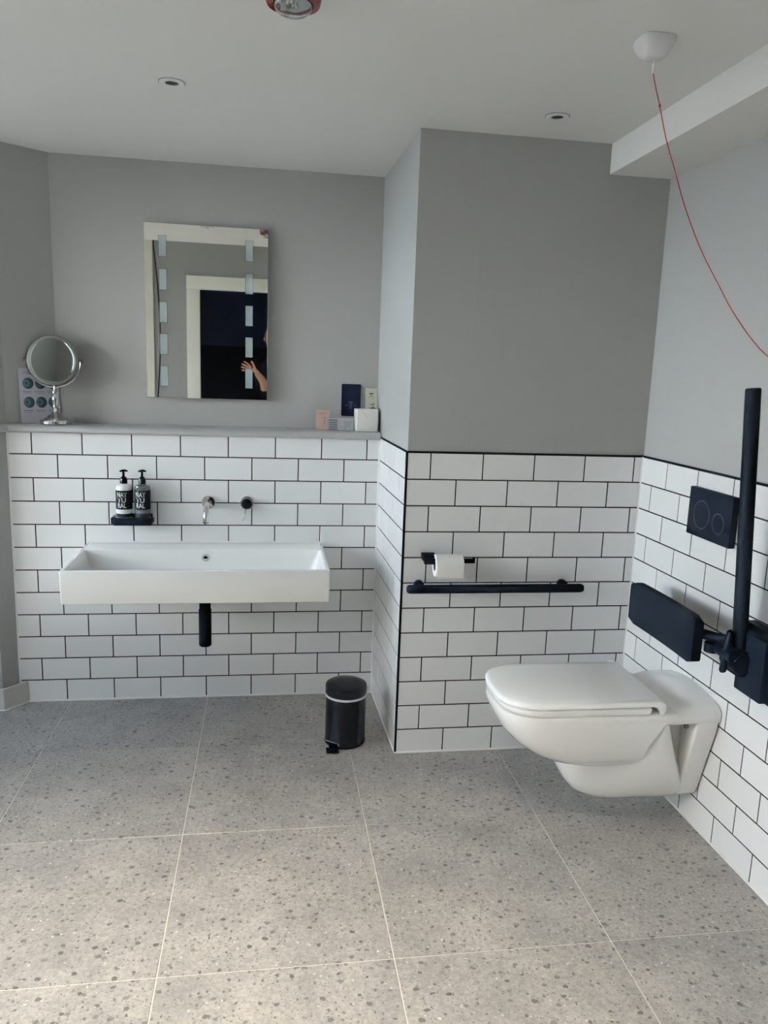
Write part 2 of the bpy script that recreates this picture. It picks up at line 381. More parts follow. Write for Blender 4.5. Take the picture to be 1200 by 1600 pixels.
# ledge above the basin tiles
b = MB()
prof = [(-0.010, LEDGE), (-0.018, LEDGE+.002), (-0.021, LEDGE+.008), (-0.022, LEDGE+.018), (-0.020, LEDGE+.028), (-0.013, LEDGE+.0335), (0.0, LEDGE+.035), (YU+.002, LEDGE+.035), (YU+.002, LEDGE)]
def ledge_ring(p, d):      # profile swept along a plan path; p on the wall line, d outward unit vector
    return [(p[0]+d[0]*-(y), p[1]+d[1]*-(y), z) for y, z in prof]
rings = [[(xs(y)-.001, y, z) for y, z in prof]]
rings.append([(-0.098-.541*y, y, z) for y, z in prof])
rings.append([(-0.147-.541*y, -0.075+y, z) for y, z in prof]); rings.append([(-1.09, -0.075+y, z) for y, z in prof])
b.loft(rings)
ledge = struct('trim_1', b, SHELF, smooth=50)
LZ = LEDGE+.035
# skirting on the splayed wall and the bay return
b = MB()
b.prism([(-0.062, -0.004), (-0.076, -0.017), (-0.137, -0.087), (-0.148, -0.076), (-0.075, 0.003)], 'z', 0.0, 0.098, 0.002, 1)
struct('baseboard_splay', b, SKIRT, smooth=30)
b = MB().box(XW, -0.1385, -0.0885, -0.0755, 0.0, 0.098, 0.002, 1); struct('baseboard_bay', b, SKIRT, smooth=30)
b = MB().tube([(-0.066, -0.004, .001), (-0.137, -0.088, .001), (-1.1, -0.0895, .001)], 0.004, 8); obj('silicone_seal', b, SILI, wall_splay)

# ------------------------------------------------------------------ window in the left wall
b = MB(); t = 0.055
b.box(XW-.09, XW-.03, W0, W1, WZ0, WZ0+t, .004).box(XW-.09, XW-.03, W0, W1, WZ1-t, WZ1, .004).box(XW-.09, XW-.03, W0, W0+t, WZ0+t, WZ1-t, .004).box(XW-.09, XW-.03, W1-t, W1, WZ0+t, WZ1-t, .004).box(XW-.09, XW-.03, (W0+W1)/2-.03, (W0+W1)/2+.03, WZ0+t, WZ1-t, .004)
win = struct('window_1', b, WHITEWOOD, smooth=30)
obj('window_sill', MB().box(XW-.12, XW+.03, W0-.03, W1+.03, WZ0-.03, WZ0, .004), WHITEWOOD, win)
WG = glass_mat('window_glass', (1, 1, 1), 0.0); 
for k in WG.node_tree.nodes:
    if k.type == 'BSDF_PRINCIPLED': k.inputs['IOR'].default_value = 1.02
for a, c in ((W0+t, (W0+W1)/2-.03), ((W0+W1)/2+.03, W1-t)):
    obj('pane', MB().box(XW-.062, XW-.058, a, c, WZ0+t, WZ1-t), WG, win, None)
b = MB(); b.box(XW-.09, XW-.03, D0, D1, DZ1-t, DZ1, .004).box(XW-.09, XW-.03, D0, D1, 0.0, .10, .004)
for a in (D0, (D0+D1)/2-.04, D1-.08): b.box(XW-.09, XW-.03, a, a+.08, .10, DZ1-t, .004)
gd = struct('window_2', b, WHITEWOOD, smooth=30)
for a, c in ((D0+.08, (D0+D1)/2-.04), ((D0+D1)/2+.04, D1-.08)):
    obj('pane', MB().box(XW-.062, XW-.058, a, c, .10, DZ1-t), WG, gd, None)

# ------------------------------------------------------------------ navy door behind the photographer (seen in the mirror)
b = MB().box(.460, 1.456, YBACK-.05, YBACK-.008, 1.701, 2.214, .003)
door = struct('door_1', b, NAVY, smooth=30)
obj('lower_panel', MB().box(.460, 1.456, YBACK-.05, YBACK-.0085, 0.004, 1.7015, .003), NAVYD, door)
b = MB().box(.337, .460, YBACK-.03, YBACK+.02, 0, 2.217, .004).box(1.456, 1.579, YBACK-.03, YBACK+.02, 0, 2.217, .004).box(.337, 1.579, YBACK-.03, YBACK+.02, 2.2171, 2.338, .004)
obj('door_frame', b, WHITEWOOD, door)
b = MB().box(-0.42, 0.035, YBACK, YBACK+.03, 0, 2.74, .004); struct('trim_2', b, WHITEWOOD, smooth=30)
streak_pts = [(.045, YBACK+.04, 2.74)] + [(.045+.05*math.sin(PI*k/12), YBACK+.04, 2.6-1.6*k/12) for k in range(13)]  # tube added to stand in for the bent dark line in the reflection
tag(obj('mirror_edge_streak', MB().tube(streak_pts, .006, 8), BLACKM), 'thin black cable added as the dark curve at the left edge of the wall mirror reflection', 'streak')

# ------------------------------------------------------------------ washbasin
bx0, bx1, bf, zt, zb = 0.214, 1.241, -0.493, 0.738, 0.602
basin = thing('washbasin', 'wide rectangular white ceramic washbasin fixed to the tiled wall under the shelf', 'washbasin', ((bx0+bx1)/2, -0.0, zb))
def rr(x0, x1, y0, y1, r, z, n=6):
    pts = []
    for cx, cy, a0 in ((x1-r, y1-r, 0), (x0+r, y1-r, 90), (x0+r, y0+r, 180), (x1-r, y0+r, 270)):
        for k in range(n+1):
            a = math.radians(a0+90*k/n); pts.append((cx+r*math.cos(a), cy+r*math.sin(a), z))
    return pts
yb_ = -0.0012
b = MB()
rings = [rr(bx0+.012, bx1-.012, bf+.014, yb_, .004, zb), rr(bx0+.004, bx1-.004, bf+.005, yb_, .006, zb+.004), rr(bx0+.002, bx1-.002, bf+.002, yb_, .008, zb+.012),
         rr(bx0, bx1, bf, yb_, .008, zt-.008), rr(bx0+.001, bx1-.001, bf+.001, yb_, .008, zt-.002), rr(bx0+.004, bx1-.004, bf+.004, yb_-.002, .006, zt),
         rr(bx0+.014, bx1-.014, bf+.012, -.136, .010, zt), rr(bx0+.018, bx1-.018, bf+.016, -.140, .012, zt-.003), rr(bx0+.026, bx1-.026, bf+.022, -.146, .016, zt-.03),
         rr(bx0+.045, bx1-.045, bf+.035, -.158, .03, zt-.085), rr(bx0+.075, bx1-.075, bf+.06, -.185, .04, zt-.098), rr(bx0+.4, bx1-.4, bf+.14, -.25, .02, zt-.106)]
b.loft(rings)
obj('basin_bowl', b, CERAMIC, basin, 40)
b = MB().lathe([(.0085, -.1455), (.0155, -.1455), (.0165, -.148), (.0155, -.1505), (.0085, -.1505)], (0.730, 0, 0.703), 'y', 28, False); obj('overflow_ring', b, CHROME, basin)
b = MB().lathe([(0.0, -.1460), (.0088, -.1460), (.0088, -.1480), (0, -.1480)], (0.730, 0, 0.703), 'y', 24, False); obj('overflow_hole', b, BLACKM, basin)
b = MB().lathe([(0.001, zt-.1058), (.028, zt-.1058), (.032, zt-.104), (.028, zt-.101), (.001, zt-.1)], (0.730, -.30, 0), 'z', 28); obj('waste_plug', b, CHROME, basin)
b = MB().tube([(bx0+.005, -.001, zt+.0005), (bx1-.005, -.001, zt+.0005)], 0.0045, 8); obj('silicone_seal', b, SILI, basin)
text('lettering', '\u2014\u2014\u2014', 0.010, mat('logo_grey', (0.45, 0.46, 0.46), 0.4), Matrix.Translation((0.730-ABS[basin.name].x, -0.07, zt-zb+.0002)), basin, 0.0001)

# bottle trap / waste pipe
trap = thing('waste_trap', 'short black cylindrical waste trap hanging under the washbasin', 'pipe', (0.735, -0.24, 0.34))
b = MB().lathe([(.001, 0.340), (.022, 0.340), (.0255, 0.343), (.0265, 0.348), (.0265, 0.50), (.0255, 0.503), (.024, .505), (.024, .56), (.001, .56)], (0.733, -.24, 0), 'z', 32); obj('trap_body', b, BLACK, trap)
b = MB().lathe([(.001, .556), (.033, .556), (.036, .560), (.036, zb-.006), (.040, zb-.004), (.040, zb-.0005), (.001, zb-.0005)], (0.733, -.24, 0), 'z', 32); obj('flange', b, BLACKG, trap)
b = MB().tube([(0.733, -.24, .545), (.745, -.22, .545), (.755, -.12, .545), (.755, -.006, .545)], 0.016, 16); b.lathe([(.016, -.012), (.034, -.009), (.036, -.0008), (.001, -.0008)], (.755, 0, .545), 'y', 24); obj('outlet_pipe', b, BLACK, trap)

# ------------------------------------------------------------------ spout and mixer
tap = thing('wall_spout', 'curved chrome spout projecting from the tiles above the washbasin', 'tap', (0.730, 0, 0.919))
b = MB().lathe([(.001, -.0008), (.029, -.0008), (.0295, -.004), (.0295, -.014), (.027, -.017), (.001, -.018)], (0.733, 0, 0.922), 'y', 36); obj('rosette', b, CHROME, tap)
pth = [(0.733, -.015, .922), (0.733, -.06, .922)]
for k in range(1, 9):
    a = math.radians(90*k/8); pth.append((0.733, -.11-.05*math.sin(a)+.0, .922-.05*(1-math.cos(a))))
pth += [(0.733, -.160, .862)]
b = MB().tube(pth, .0125, 20); obj('spout', b, CHROME, tap)
b = MB().lathe([(.0115, .858), (.0125, .858), (.0125, .864), (.0115, .864)], (0.733, -.160, 0), 'z', 20, False); obj('aerator', b, DCHROME, tap)
mix = thing('mixer_control', 'round dark chrome mixer control with thin lever right of the spout', 'tap', (0.899, 0, 0.918))
b = MB().lathe([(.001, -.0008), (.029, -.0008), (.030, -.003), (.030, -.008), (.028, -.0105), (.001, -.011)], (0.901, 0, 0.920), 'y', 40); obj('rosette', b, CHROME, mix)
b = MB().lathe([(.001, -.0108), (.0255, -.0108), (.0255, -.030), (.0235, -.034), (.001, -.034)], (0.901, 0, 0.920), 'y', 36); obj('knob', b, DCHROME, mix)
b = MB().lathe([(.001, -.0338), (.017, -.0338), (.017, -.0365), (.001, -.038)], (0.901, 0, 0.920), 'y', 32); obj('knob_cap', b, BLACKG, mix)
b = MB().tube([(.898, -.030, .902), (.893, -.036, .880), (.886, -.042, .845)], [.0028, .0024, .002], 8); obj('lever', b, DCHROME, mix)

# ------------------------------------------------------------------ soap shelf and pump bottles
so = thing('soap_shelf', 'small black wall shelf holding two pump bottles above the washbasin', 'shelf', (0.415, 0, 0.826))
b = MB().box(.341, .498, -.096, -.003, .832, .852, .003); b.box(.341, .498, -.098, -.092, .832, .866, .002); obj('tray', b, BLACK, so)
b = MB().box(.352, .492, -.012, -.0008, .822, .868, .002); obj('mount', b, BLACKM, so)
b = MB().box(.331, .3415, -.096, -.02, .838, .866, .003); obj('end_cap', b, BLACKG, so)
def bottle(x, label, liquid, capm, band, txtc):
    T = thing('pump_bottle', label, 'bottle', (x, -.052, .8525), 'pump bottles on the soap shelf')
    z0 = .8525; r = .0335
    def lb(prof, nm, m, lab=None): return obj(nm, MB().lathe([(a, z0+h) for a, h in prof], (x, -.052, 0), 'z', 32), m, T, 35, lab)
    lb([(.001, 0), (r-.004, 0), (r-.001, .003), (r, .007), (r, .140), (r-.001, .146), (r-.006, .150), (.016, .153), (.014, .157), (.001, .157)], 'bottle_body', liquid)
    lb([(r+.0001, .047), (r+.0005, .047), (r+.0005, .129), (r+.0001, .129)], 'label', LBL, 'black printed label')
    lb([(r+.0001, .0295), (r+.0005, .0295), (r+.0005, .0455), (r+.0001, .0455)], 'label_band', band)
    lb([(r+.0001, .0125), (r+.0005, .0125), (r+.0005, .0285), (r+.0001, .0285)], 'label', LBL)
    lb([(.001, .1565), (.0155, .1565), (.0155, .173), (.013, .180), (.0075, .186), (.0055, .186), (.0048, .207), (.001, .207)], 'pump_collar', BLACKG)
    b = MB().tube([(x-.014, -.060, z0+.209), (x-.004, -.054, z0+.2115), (x+.006, -.050, z0+.2115), (x+.017, -.048, z0+.209)], [.0032, .0052, .0052, .003], 10)
    obj('pump_head', b, BLACKG, T)
    # lettering wrapped on the cylinder front
    for ln, (s, zz, sz) in enumerate((('NAT', .110, .0285), ('TU', .0868, .0285), ('RAL', .0635, .0285))):
        s2 = {'NAT': 'NAT', 'TU': 'TU', 'RAL': 'RAL'}[s]
        o = text('lettering', s2, sz, txtc, Matrix.Identity(4), T, 0.0001, 0.74 if s2 != 'TU' else 1.0, offset=0.0005)
        for v in o.data.vertices:
            a = v.co.x/r - 0.14; v.co = Vector((math.sin(a)*(r+.0009), -math.cos(a)*(r+.0009), zz + v.co.y))
    o = text('lettering', '\u2014\u2014\u2014', .0085, BLACKM if band is WBAND else txtc, Matrix.Identity(4), T, 0.0001)
    for v in o.data.vertices:
        a = v.co.x/r - .05; v.co = Vector((math.sin(a)*(r+.0009), -math.cos(a)*(r+.0009), .0375 + v.co.y))
    return T
LBL = mat('black_label', (0.006, 0.010, 0.011), 0.5, noise=0.1, spec=0.1); WBAND = mat('white_band', (0.75, 0.75, 0.76), 0.4); GBAND = mat('grey_band', (0.10, 0.11, 0.12), 0.4)
TXT = mat('label_white', (0.78, 0.80, 0.80), 0.5)
bottle(.381, 'left pump bottle, white lotion with black label and black pump, on the soap shelf', mat('white_lotion', (0.78, 0.78, 0.79), 0.15), BLACKG, WBAND, TXT)
bottle(.4575, 'right pump bottle, clear with dark green liquid and black label, on the soap shelf', mat('dark_green_liquid', (0.075, 0.09, 0.085), 0.08, coat=1.0), BLACKG, GBAND, TXT)

# ------------------------------------------------------------------ wall mirror
mir = thing('wall_mirror', 'frameless rectangular wall mirror with two columns of frosted light panels', 'mirror', (0.7245, YU, 1.37))
MROT = 0.8
mx0, mx1, mz0, mz1, my = 0.4625, 0.9865, 1.3715, 2.108, 0.100
b = MB().box(mx0, mx1, my, my+.005, mz0, mz1, .0015, 1); obj('mirror_glass', b, MIRROR, mir, None)
b = MB().box(mx0+.03, mx1-.03, my+.005, YU-.002, mz0+.03, mz1-.03, .003); obj('back_box', b, WPLAST, mir)
for cx, off in ((0.5385, 0), (0.905, 1)):
    for z in (2.0135, 1.876, 1.739, 1.603, 1.4665):
        b = MB().box(cx-.0155, cx+.0155, my-.0012, my+.001, z-.043, z+.043, .0004, 1); obj('frosted_panel', b, FROST, mir, None)
        b = MB(); t = .0016
        for xa, xb, za, zz in ((cx-.0155-t, cx-.0155, z-.043-t, z+.043+t), (cx+.0155, cx+.0155+t, z-.043-t, z+.043+t), (cx-.0155, cx+.0155, z+.043, z+.043+t), (cx-.0155, cx+.0155, z-.043-t, z-.043)):
            b.box(xa, xb, my-.0006, my+.001, za, zz)
        obj('panel_edge', b, DCHROME, mir, None)

mir.rotation_euler = (0, 0, math.radians(MROT))
# ------------------------------------------------------------------ vanity mirror
mm = thing('vanity_mirror', 'round chrome makeup mirror on a turned stand at the left of the ledge', 'mirror', (0.092, 0.055, LZ))
SCHROME = mat('soft_chrome', (0.55, 0.56, 0.56), 0.22, 1.0, noise=0.02)
cx, cy, cz = 0.089, 0.042, 1.516
b = MB().lathe([(.001, LZ+.0005), (.0625, LZ+.0005), (.065, LZ+.003), (.065, LZ+.015), (.062, LZ+.019), (.050, LZ+.022), (.047, LZ+.026), (.038, LZ+.029), (.030, LZ+.036), (.020, LZ+.042), (.013, LZ+.050), (.001, LZ+.051)], (0.092, cy, 0), 'z', 48); obj('base', b, SCHROME, mm)
b = MB().lathe([(.010, LZ+.048), (.014, LZ+.058), (.015, LZ+.066), (.011, LZ+.070), (.0135, LZ+.073), (.012, LZ+.077), (.0155, LZ+.092), (.016, LZ+.108), (.013, LZ+.122), (.009, LZ+.127), (.0125, LZ+.132), (.012, LZ+.138), (.006, LZ+.144), (.005, LZ+.160)], (0.092, cy, 0), 'z', 28); obj('stem', b, CHROME, mm)
R = 0.104; RX = Matrix.Rotation(math.radians(-4), 4, 'X')
b = MB().tube([(cx+(R+.007)*math.sin(math.radians(a)), cy, cz-(R+.007)*math.cos(math.radians(a))) for a in range(-92, 93, 6)], .0035, 10); obj('yoke', b, CHROME, mm)
b = MB(); b.lathe([(.0905, -.0060), (.094, -.0100), (.1025, -.009), (.106, -.004), (.106, .004), (.1025, .009), (.098, .0095), (.0905, .0065)], (0, 0, 0), 'y', 72, False)
for v in b.bm.verts: v.co = Matrix.Translation((cx, cy, cz)) @ RX @ v.co
obj('mirror_frame', b, mat('brushed_chrome', (0.30, 0.32, 0.315), 0.28, 1.0), mm)
b = MB(); b.lathe([(.001, -.0065), (.083, -.0065), (.0925, -.0078), (.0925, .006), (.001, .006)], (0, 0, 0), 'y', 72)
for v in b.bm.verts: v.co = Matrix.Translation((cx, cy, cz)) @ RX @ v.co
obj('mirror_glass', b, mat('vanity_glass', (0.62, 0.66, 0.64), 0.03, 1.0), mm, 8)
for s in (-1, 1):
    b = MB().lathe([(.001, s*.104), (.005, s*.104), (.005, s*.114), (.007, s*.115), (.007, s*.120), (.001, s*.121)], (cx, cy, cz), 'x', 16); obj('pivot_knob', b, DCHROME, mm)

# ------------------------------------------------------------------ cards and pot on the ledge
def card(name, x0, x1, ybot, ytop, zh, th, m, label, cat, bev=.0008, group=None, rad=0):
    """card leaning on the wall: lower front edge at ybot, upper at ytop; local origin at base centre"""
    T = bpy.data.objects.new(name, None); T.empty_display_size = .03; C.objects.link(T)
    T.location = ((x0+x1)/2, ybot, LZ+.0005); T.rotation_euler = (-math.atan2(ytop-ybot, zh), 0, 0)
    tag(T, label, cat, group); hw = (x1-x0)/2
    if rad:
        poly = [(p[0], p[1]) for p in rr(-hw, hw, 0, zh, rad, 0, 4)]
        b = MB().prism(poly, 'y', 0, th)
    else: b = MB().box(-hw, hw, 0, th, 0, zh, bev, 1)
    o = link('card', finish(b, 30), m, T); return T, hw
def T_at(x, z, R=FACE_Y, y=-.0004): return Matrix.Translation((x, y, z)) @ R
def flat(T, name, shapes, m, y=-.0006, label=None):
    b = MB()
    for s in shapes:
        if s[0] == 'r': b.box(s[1], s[2], y, 0.0001, s[3], s[4])
        else:
            _, px, pz, r, e = s; b.prism([(px+r*math.cos(2*PI*k/24), pz+e*r*math.sin(2*PI*k/24)) for k in range(24)], 'y', y, 0.0001)
    o = link(name, finish(b, 0), m, T)
    if len(shapes) > 1: o['kind'] = 'stuff'
    if label: o['label'] = label
    return o
LILAC = mat('lilac_card', (0.50, 0.50, 0.57), 0.6, noise=0.02)
T, hw = card('instruction_leaflet', -.0845, .0845, 0, .020, .231, .0008, LILAC, 'pale leaflet with six blue-green lens diagrams leaning behind the vanity mirror', 'leaflet')
sa = math.atan2(.137, .176); T.location = (0.014+.016*math.sin(sa), 0.0872-.016*math.cos(sa), LZ+.0005); T.rotation_euler = (T.rotation_euler[0]*.7, 0, sa); T.rotation_mode = 'XYZ'
DB = mat('lens_dark', (0.025, 0.045, 0.07), 0.5); TEAL = mat('lens_teal', (0.05, 0.15, 0.16), 0.5); INK = mat('ink_grey', (0.16, 0.16, 0.19), 0.6)
for q, z in enumerate((.168, .088)):
    for k, x in enumerate((-.052, .0, .052)):
        flat(T, 'lens_picture', [('c', x+.006, z, .0225, 1.05)], DB, -.0006); flat(T, 'lens_picture', [('c', x-.002, z, .0155, 1.05)], TEAL, -.0010); flat(T, 'lens_picture', [('c', x-.002, z, .005, 1.1)], DB, -.0014)
flat(T, 'printed_text', [('r', x-.020, x+.020, z-.036, z-.0335) for z in (.168, .088) for x in (-.052, .0, .052)] + [('r', x-.016, x+.016, z-.0425, z-.041) for z in (.168, .088) for x in (-.052, .0, .052)] + [('r', -.070, -.01, .209, .2105), ('r', -.066, -.02, .215, .2165)], INK)

PEACH = mat('peach_card', (0.42, 0.30, 0.25), 0.6, noise=0.03)
T, hw = card('small_card_box', 1.206, 1.268, .050, .066, .089, .006, PEACH, 'small peach-coloured card box leaning on the ledge left of the clear packet', 'box')
flat(T, 'printed_text', [('r', -.016, .018, .0735, .0755), ('r', -.004, .016, .054, .056), ('r', .006, .009, .026, .050), ('r', -.002, .012, .018, .0195)], mat('brown_ink', (0.12, 0.07, 0.06), 0.6), label=None)
CLEAR = mat('clear_packet_plastic', (0.30, 0.31, 0.33), 0.2, coat=0.5, noise=0.05)
T, hw = card('clear_packet', 1.254, 1.372, .020, .026, .056, .012, CLEAR, 'low clear plastic packet of cotton buds with striped print, in front of the peach box', 'packet')
flat(T, 'printed_stripe', [('r', -.050, -.012, z, z+.0055) for z in (.004, .0135, .024, .0335, .044)], mat('stripe_dark', (0.10, 0.09, 0.11), 0.5))
flat(T, 'cotton_bud', [('r', -.012, .018, z+.001, z+.0042) for z in (.006, .0165, .0265, .0365, .047)] + [('r', .028, .040, .008, .012), ('r', .020, .045, .047, .0495)], mat('bud_white', (0.46, 0.46, 0.50), 0.6))
NAVYC = mat('navy_card', (0.0015, 0.003, 0.009), 0.5, noise=0.05, spec=0.1)
T, hw = card('navy_wall_plaque', 1.3265, 1.4155, YU-.0045, YU-.0045, .147, .0040, NAVYC, 'navy blue upright plaque with rounded corners fixed to the wall, behind the white pot', 'plaque', rad=.006)
T.location = (1.371, YU-.0045, 1.3095)
GR = mat('card_grey_print', (0.10, 0.115, 0.13), 0.5)
flat(T, 'printed_text', [('r', -.012, .010, .0615, .0655), ('r', -.027, -.012, .0495, .0512), ('r', .010, .027, .0495, .0512), ('r', -.007, .005, .054, .0565), ('r', -.007, .005, .049, .0515), ('r', -.006, .004, .042, .045), ('r', -.006, .004, .036, .0385)], GR)
for k in (1,): pass
CREAM = mat('cream_card', (0.56, 0.56, 0.46), 0.6, noise=0.02)
T, hw = card('cream_card', 1.4335, 1.4865, .090, .100, .192, .0008, CREAM, 'narrow cream card with olive hill drawing leaning in the corner behind the white pot', 'card')
flat(T, 'printed_text', [('r', -.010, .010, .165, .170), ('r', -.005, .005, .157, .160), ('r', -.012, .013, .1505, .1515), ('r', -.002, .001, .1115, .120)], mat('dark_ink', (0.05, 0.05, 0.04), 0.6))
b = MB().prism([(-.026, .085), (-.026, .094), (-.012, .0975), (-.004, .102), (.006, .1055), (.016, .1045), (.0262, .098), (.0262, .085)], 'y', -.0006, .0001)
b.prism([(.008, .104), (.0085, .122), (.0105, .122), (.011, .104)], 'y', -.0006, .0001); b.prism([(.002, .118), (.009, .124), (.019, .121), (.012, .119)], 'y', -.0006, .0001)
o = link('hill_drawing', finish(b, 0), mat('olive_ink', (0.10, 0.095, 0.05), 0.6), T); o['label'] = 'olive green hill with small tree'
pot = thing('white_pot', 'squarish white ceramic pot at the right end of the ledge', 'pot', (1.433, .045, LZ))
b = MB()
def sq(cx, cy, hx, hy, r, z): return rr(cx-hx, cx+hx, cy-hy, cy+hy, r, z, 5)
pz = LZ+.0005
b.loft([sq(1.4335, .05, .049, .034, .008, pz), sq(1.4335, .05, .052, .037, .010, pz+.004), sq(1.4335, .05, .053, .038, .010, pz+.096), sq(1.4335, .05, .052, .037, .010, pz+.099), sq(1.4335, .05, .050, .035, .008, pz+.099), sq(1.4335, .05, .049, .034, .008, pz+.09), sq(1.4335, .05, .046, .031, .008, pz+.012)])
obj('pot_body', b, mat('pot_white', (0.74, 0.74, 0.70), 0.35, noise=0.03, nscale=12), pot, 40)
b = MB().tube([(1.407, .0119, pz+.094), (1.419, .0117, pz+.080), (1.436, .0119, pz+.062)], .0007, 6); obj('engraved_line', b, mat('crease_grey', (0.35, 0.35, 0.33), 0.6), pot)
b = MB().box(1.389, 1.478, .019, .081, pz+.080, pz+.086, .002); obj('filling', b, mat('dark_moss', (0.05, 0.05, 0.03), 0.9, noise=.4, bump=.5), pot)

# ------------------------------------------------------------------ pedal bin
bcx, bcy, br = 1.318, -0.478, 0.0835
pb = thing('pedal_bin', 'small black cylindrical pedal bin on the floor beside the boxed-in wall', 'bin', (bcx, bcy, 0))
b = MB().lathe([(.001, .001), (br-.002, .001), (br+.001, .004), (br+.001, .012), (br-.001, .016), (br-.001, .209), (.001, .209)], (bcx, bcy, 0), 'z', 56); obj('body', b, BLACKG, pb)
b = MB().lathe([(.06, .2085), (br+.0015, .2085), (br+.0035, .208), (br+.002, .216), (.06, .216)], (bcx, bcy, 0), 'z', 56)
b.tube([(bcx+.070, bcy+.05, .210), (bcx+.092, bcy+.04, .213), (bcx+.106, bcy+.045, .222)], [.004, .004, .003], 8)
obj('bin_liner', b, mat('white_liner', (0.62, 0.64, 0.64), 0.4, bump=.6, bscale=60), pb, label='strip of white bin liner under the lid')
b = MB().lathe([(.001, .216), (br+.0005, .216), (br+.002, .220), (br+.002, .247), (br, .2525), (br-.005, .2555), (.05, .2585), (.001, .2595)], (bcx, bcy, 0), 'z', 56); obj('lid', b, BLACKG, pb)
b = MB().box(bcx-.085, bcx-.035, bcy-.118, bcy-.075, .008, .0115, .001, 1, Matrix.Translation((0, 0, 0))); b.box(bcx-.072, bcx-.048, bcy-.085, bcy-.04, .012, .020, .001); obj('pedal', b, BLACK, pb)
b = MB().tube([(bcx-.088, bcy-.074, .044), (bcx-.060, bcy-.083, .036), (bcx-.040, bcy-.090, .034), (bcx-.034, bcy-.092, .022)], .0016, 8); obj('pedal_wire', b, CHROME, pb, label='thin chrome pedal wire')
b = MB().box(bcx-.02, bcx+.02, bcy+br-.002, bcy+br+.012, .19, .235, .002); obj('hinge', b, BLACK, pb)

# ------------------------------------------------------------------ horizontal grab rail
gr = thing('grab_rail', 'long horizontal matt black grab rail on the boxed-in wall under the paper holder', 'grab rail', (1.875, YB, 0.705))
gy, gz, gr_ = YB-.064, 0.7075, .0172
n = 10; pts = []; rad = []
for x, r in ((1.519, .009), (1.5205, .0125), (1.525, .0155), (1.532, .0172), (2.212, .0172), (2.220, .0155), (2.2255, .0125), (2.227, .009)): pts.append((x, gy, gz)); rad.append(r)
b = MB().tube(pts, rad, 24); obj('rail', b, BLACKM, gr)
for x in (1.575, 2.158):
    b = MB().tube([(x, YB-.001, gz+.004), (x, gy, gz)], .0105, 16); b.lathe([(.001, YB-.0008), (.018, YB-.0008), (.019, YB-.003), (.019, YB-.028), (.017, YB-.031), (.001, YB-.031)], (x, 0, gz+.002), 'y', 32); obj('mount', b, BLACK, gr)

# ------------------------------------------------------------------ paper holder and roll
ph = thing('paper_holder', 'black wall-mounted toilet paper holder with square bracket at left', 'paper holder', (1.6, YB, .82))
b = MB().box(1.581, 1.632, YB-.062, YB-.0008, .813, .838, .002); b.box(1.581, 1.632, YB-.078, YB-.056, .808, .830, .002); obj('bracket', b, BLACK, ph)
b = MB().box(1.632, 1.776, YB-.074, YB-.060, .811, .828, .002); b.box(1.770, 1.7775, YB-.074, YB-.060, .811, .833, .001); obj('arm', b, BLACK, ph)
roll = thing('toilet_roll', 'white toilet roll hanging on the black paper holder', 'toilet roll', (1.675, YB-.067, .80))
rc = (0, YB-.067, .8015); ro, ri = .043, .0205
def rollz(): return MB().lathe([(ri, 1.6215), (ro-.001, 1.6215), (ro, 1.6225), (ro, 1.7265), (ro-.001, 1.7275), (ri, 1.7275), (ri, 1.6215)], rc, 'x', 56, False)
obj('paper', rollz(), PAPER, roll, 40)
b = MB(); pr_ = []
for k in range(9):
    a = math.radians(100-12*k) ; pr_.append((rc[1]-(ro+.0012)*math.cos(a-PI/2+PI/2)*0+(-(ro+.0012))*math.sin(math.radians(10*k)), rc[2]+(ro+.0012)*math.cos(math.radians(10*k))))
pr_ += [(rc[1]-ro-.0012, rc[2]-.020), (rc[1]-ro-.0012, rc[2]-.038)]
for a_, c_ in zip(pr_, pr_[1:]): b.face([b.bm.verts.new(v) for v in ((1.624, a_[0], a_[1]), (1.7255, a_[0], a_[1]), (1.7255, c_[0], c_[1]), (1.624, c_[0], c_[1]))])
bmesh.ops.remove_doubles(b.bm, verts=b.bm.verts, dist=1e-5); bmesh.ops.solidify(b.bm, geom=list(b.bm.faces), thickness=.0006)
obj('loose_sheet', b, PAPER, roll, 50)
b = MB().lathe([(ri-.0012, 1.622), (ri, 1.622), (ri, 1.727), (ri-.0012, 1.727), (ri-.0012, 1.622)], rc, 'x', 32, False); obj('core', b, mat('cardboard', (0.12, 0.10, 0.08), 0.9), roll)

# ------------------------------------------------------------------ wall-hung toilet
TC = -1.106; TW = xr(-1.1)
toi = thing('toilet', 'white wall-hung toilet with closed lid on the right-hand tiled wall', 'toilet', (2.1, TC, 0.105))
def cont(xt, w, xrr, Lf, z, n=2.9, N=32, w2=None):
    pts = []
    for k in range(N+1):
        th = -PI/2 + PI*k/N; c, s = math.cos(th), math.sin(th)
        x = xt + Lf - Lf*abs(c)**(2/n); y = w*math.copysign(abs(s)**(2/n), s)
        pts.append((x, TC-y, z))
    if w2:
        side = []
        for k in range(1, 9):
            q = k/8; t = q*q*(3-2*q); side.append((xt+Lf+(xrr-.05-xt-Lf)*q, w+(w2-w)*t))
        side += [(xrr-.02, w2*.96), (xrr, w2*.80), (xrr+.006, .07)]
        pts += [(x, TC-ww, z) for x, ww in side] + [(x, TC+ww, z) for x, ww in side[::-1]]
    else: pts += [(xrr, TC-w, z), (xrr, TC+w, z)]
    return pts
b = MB()
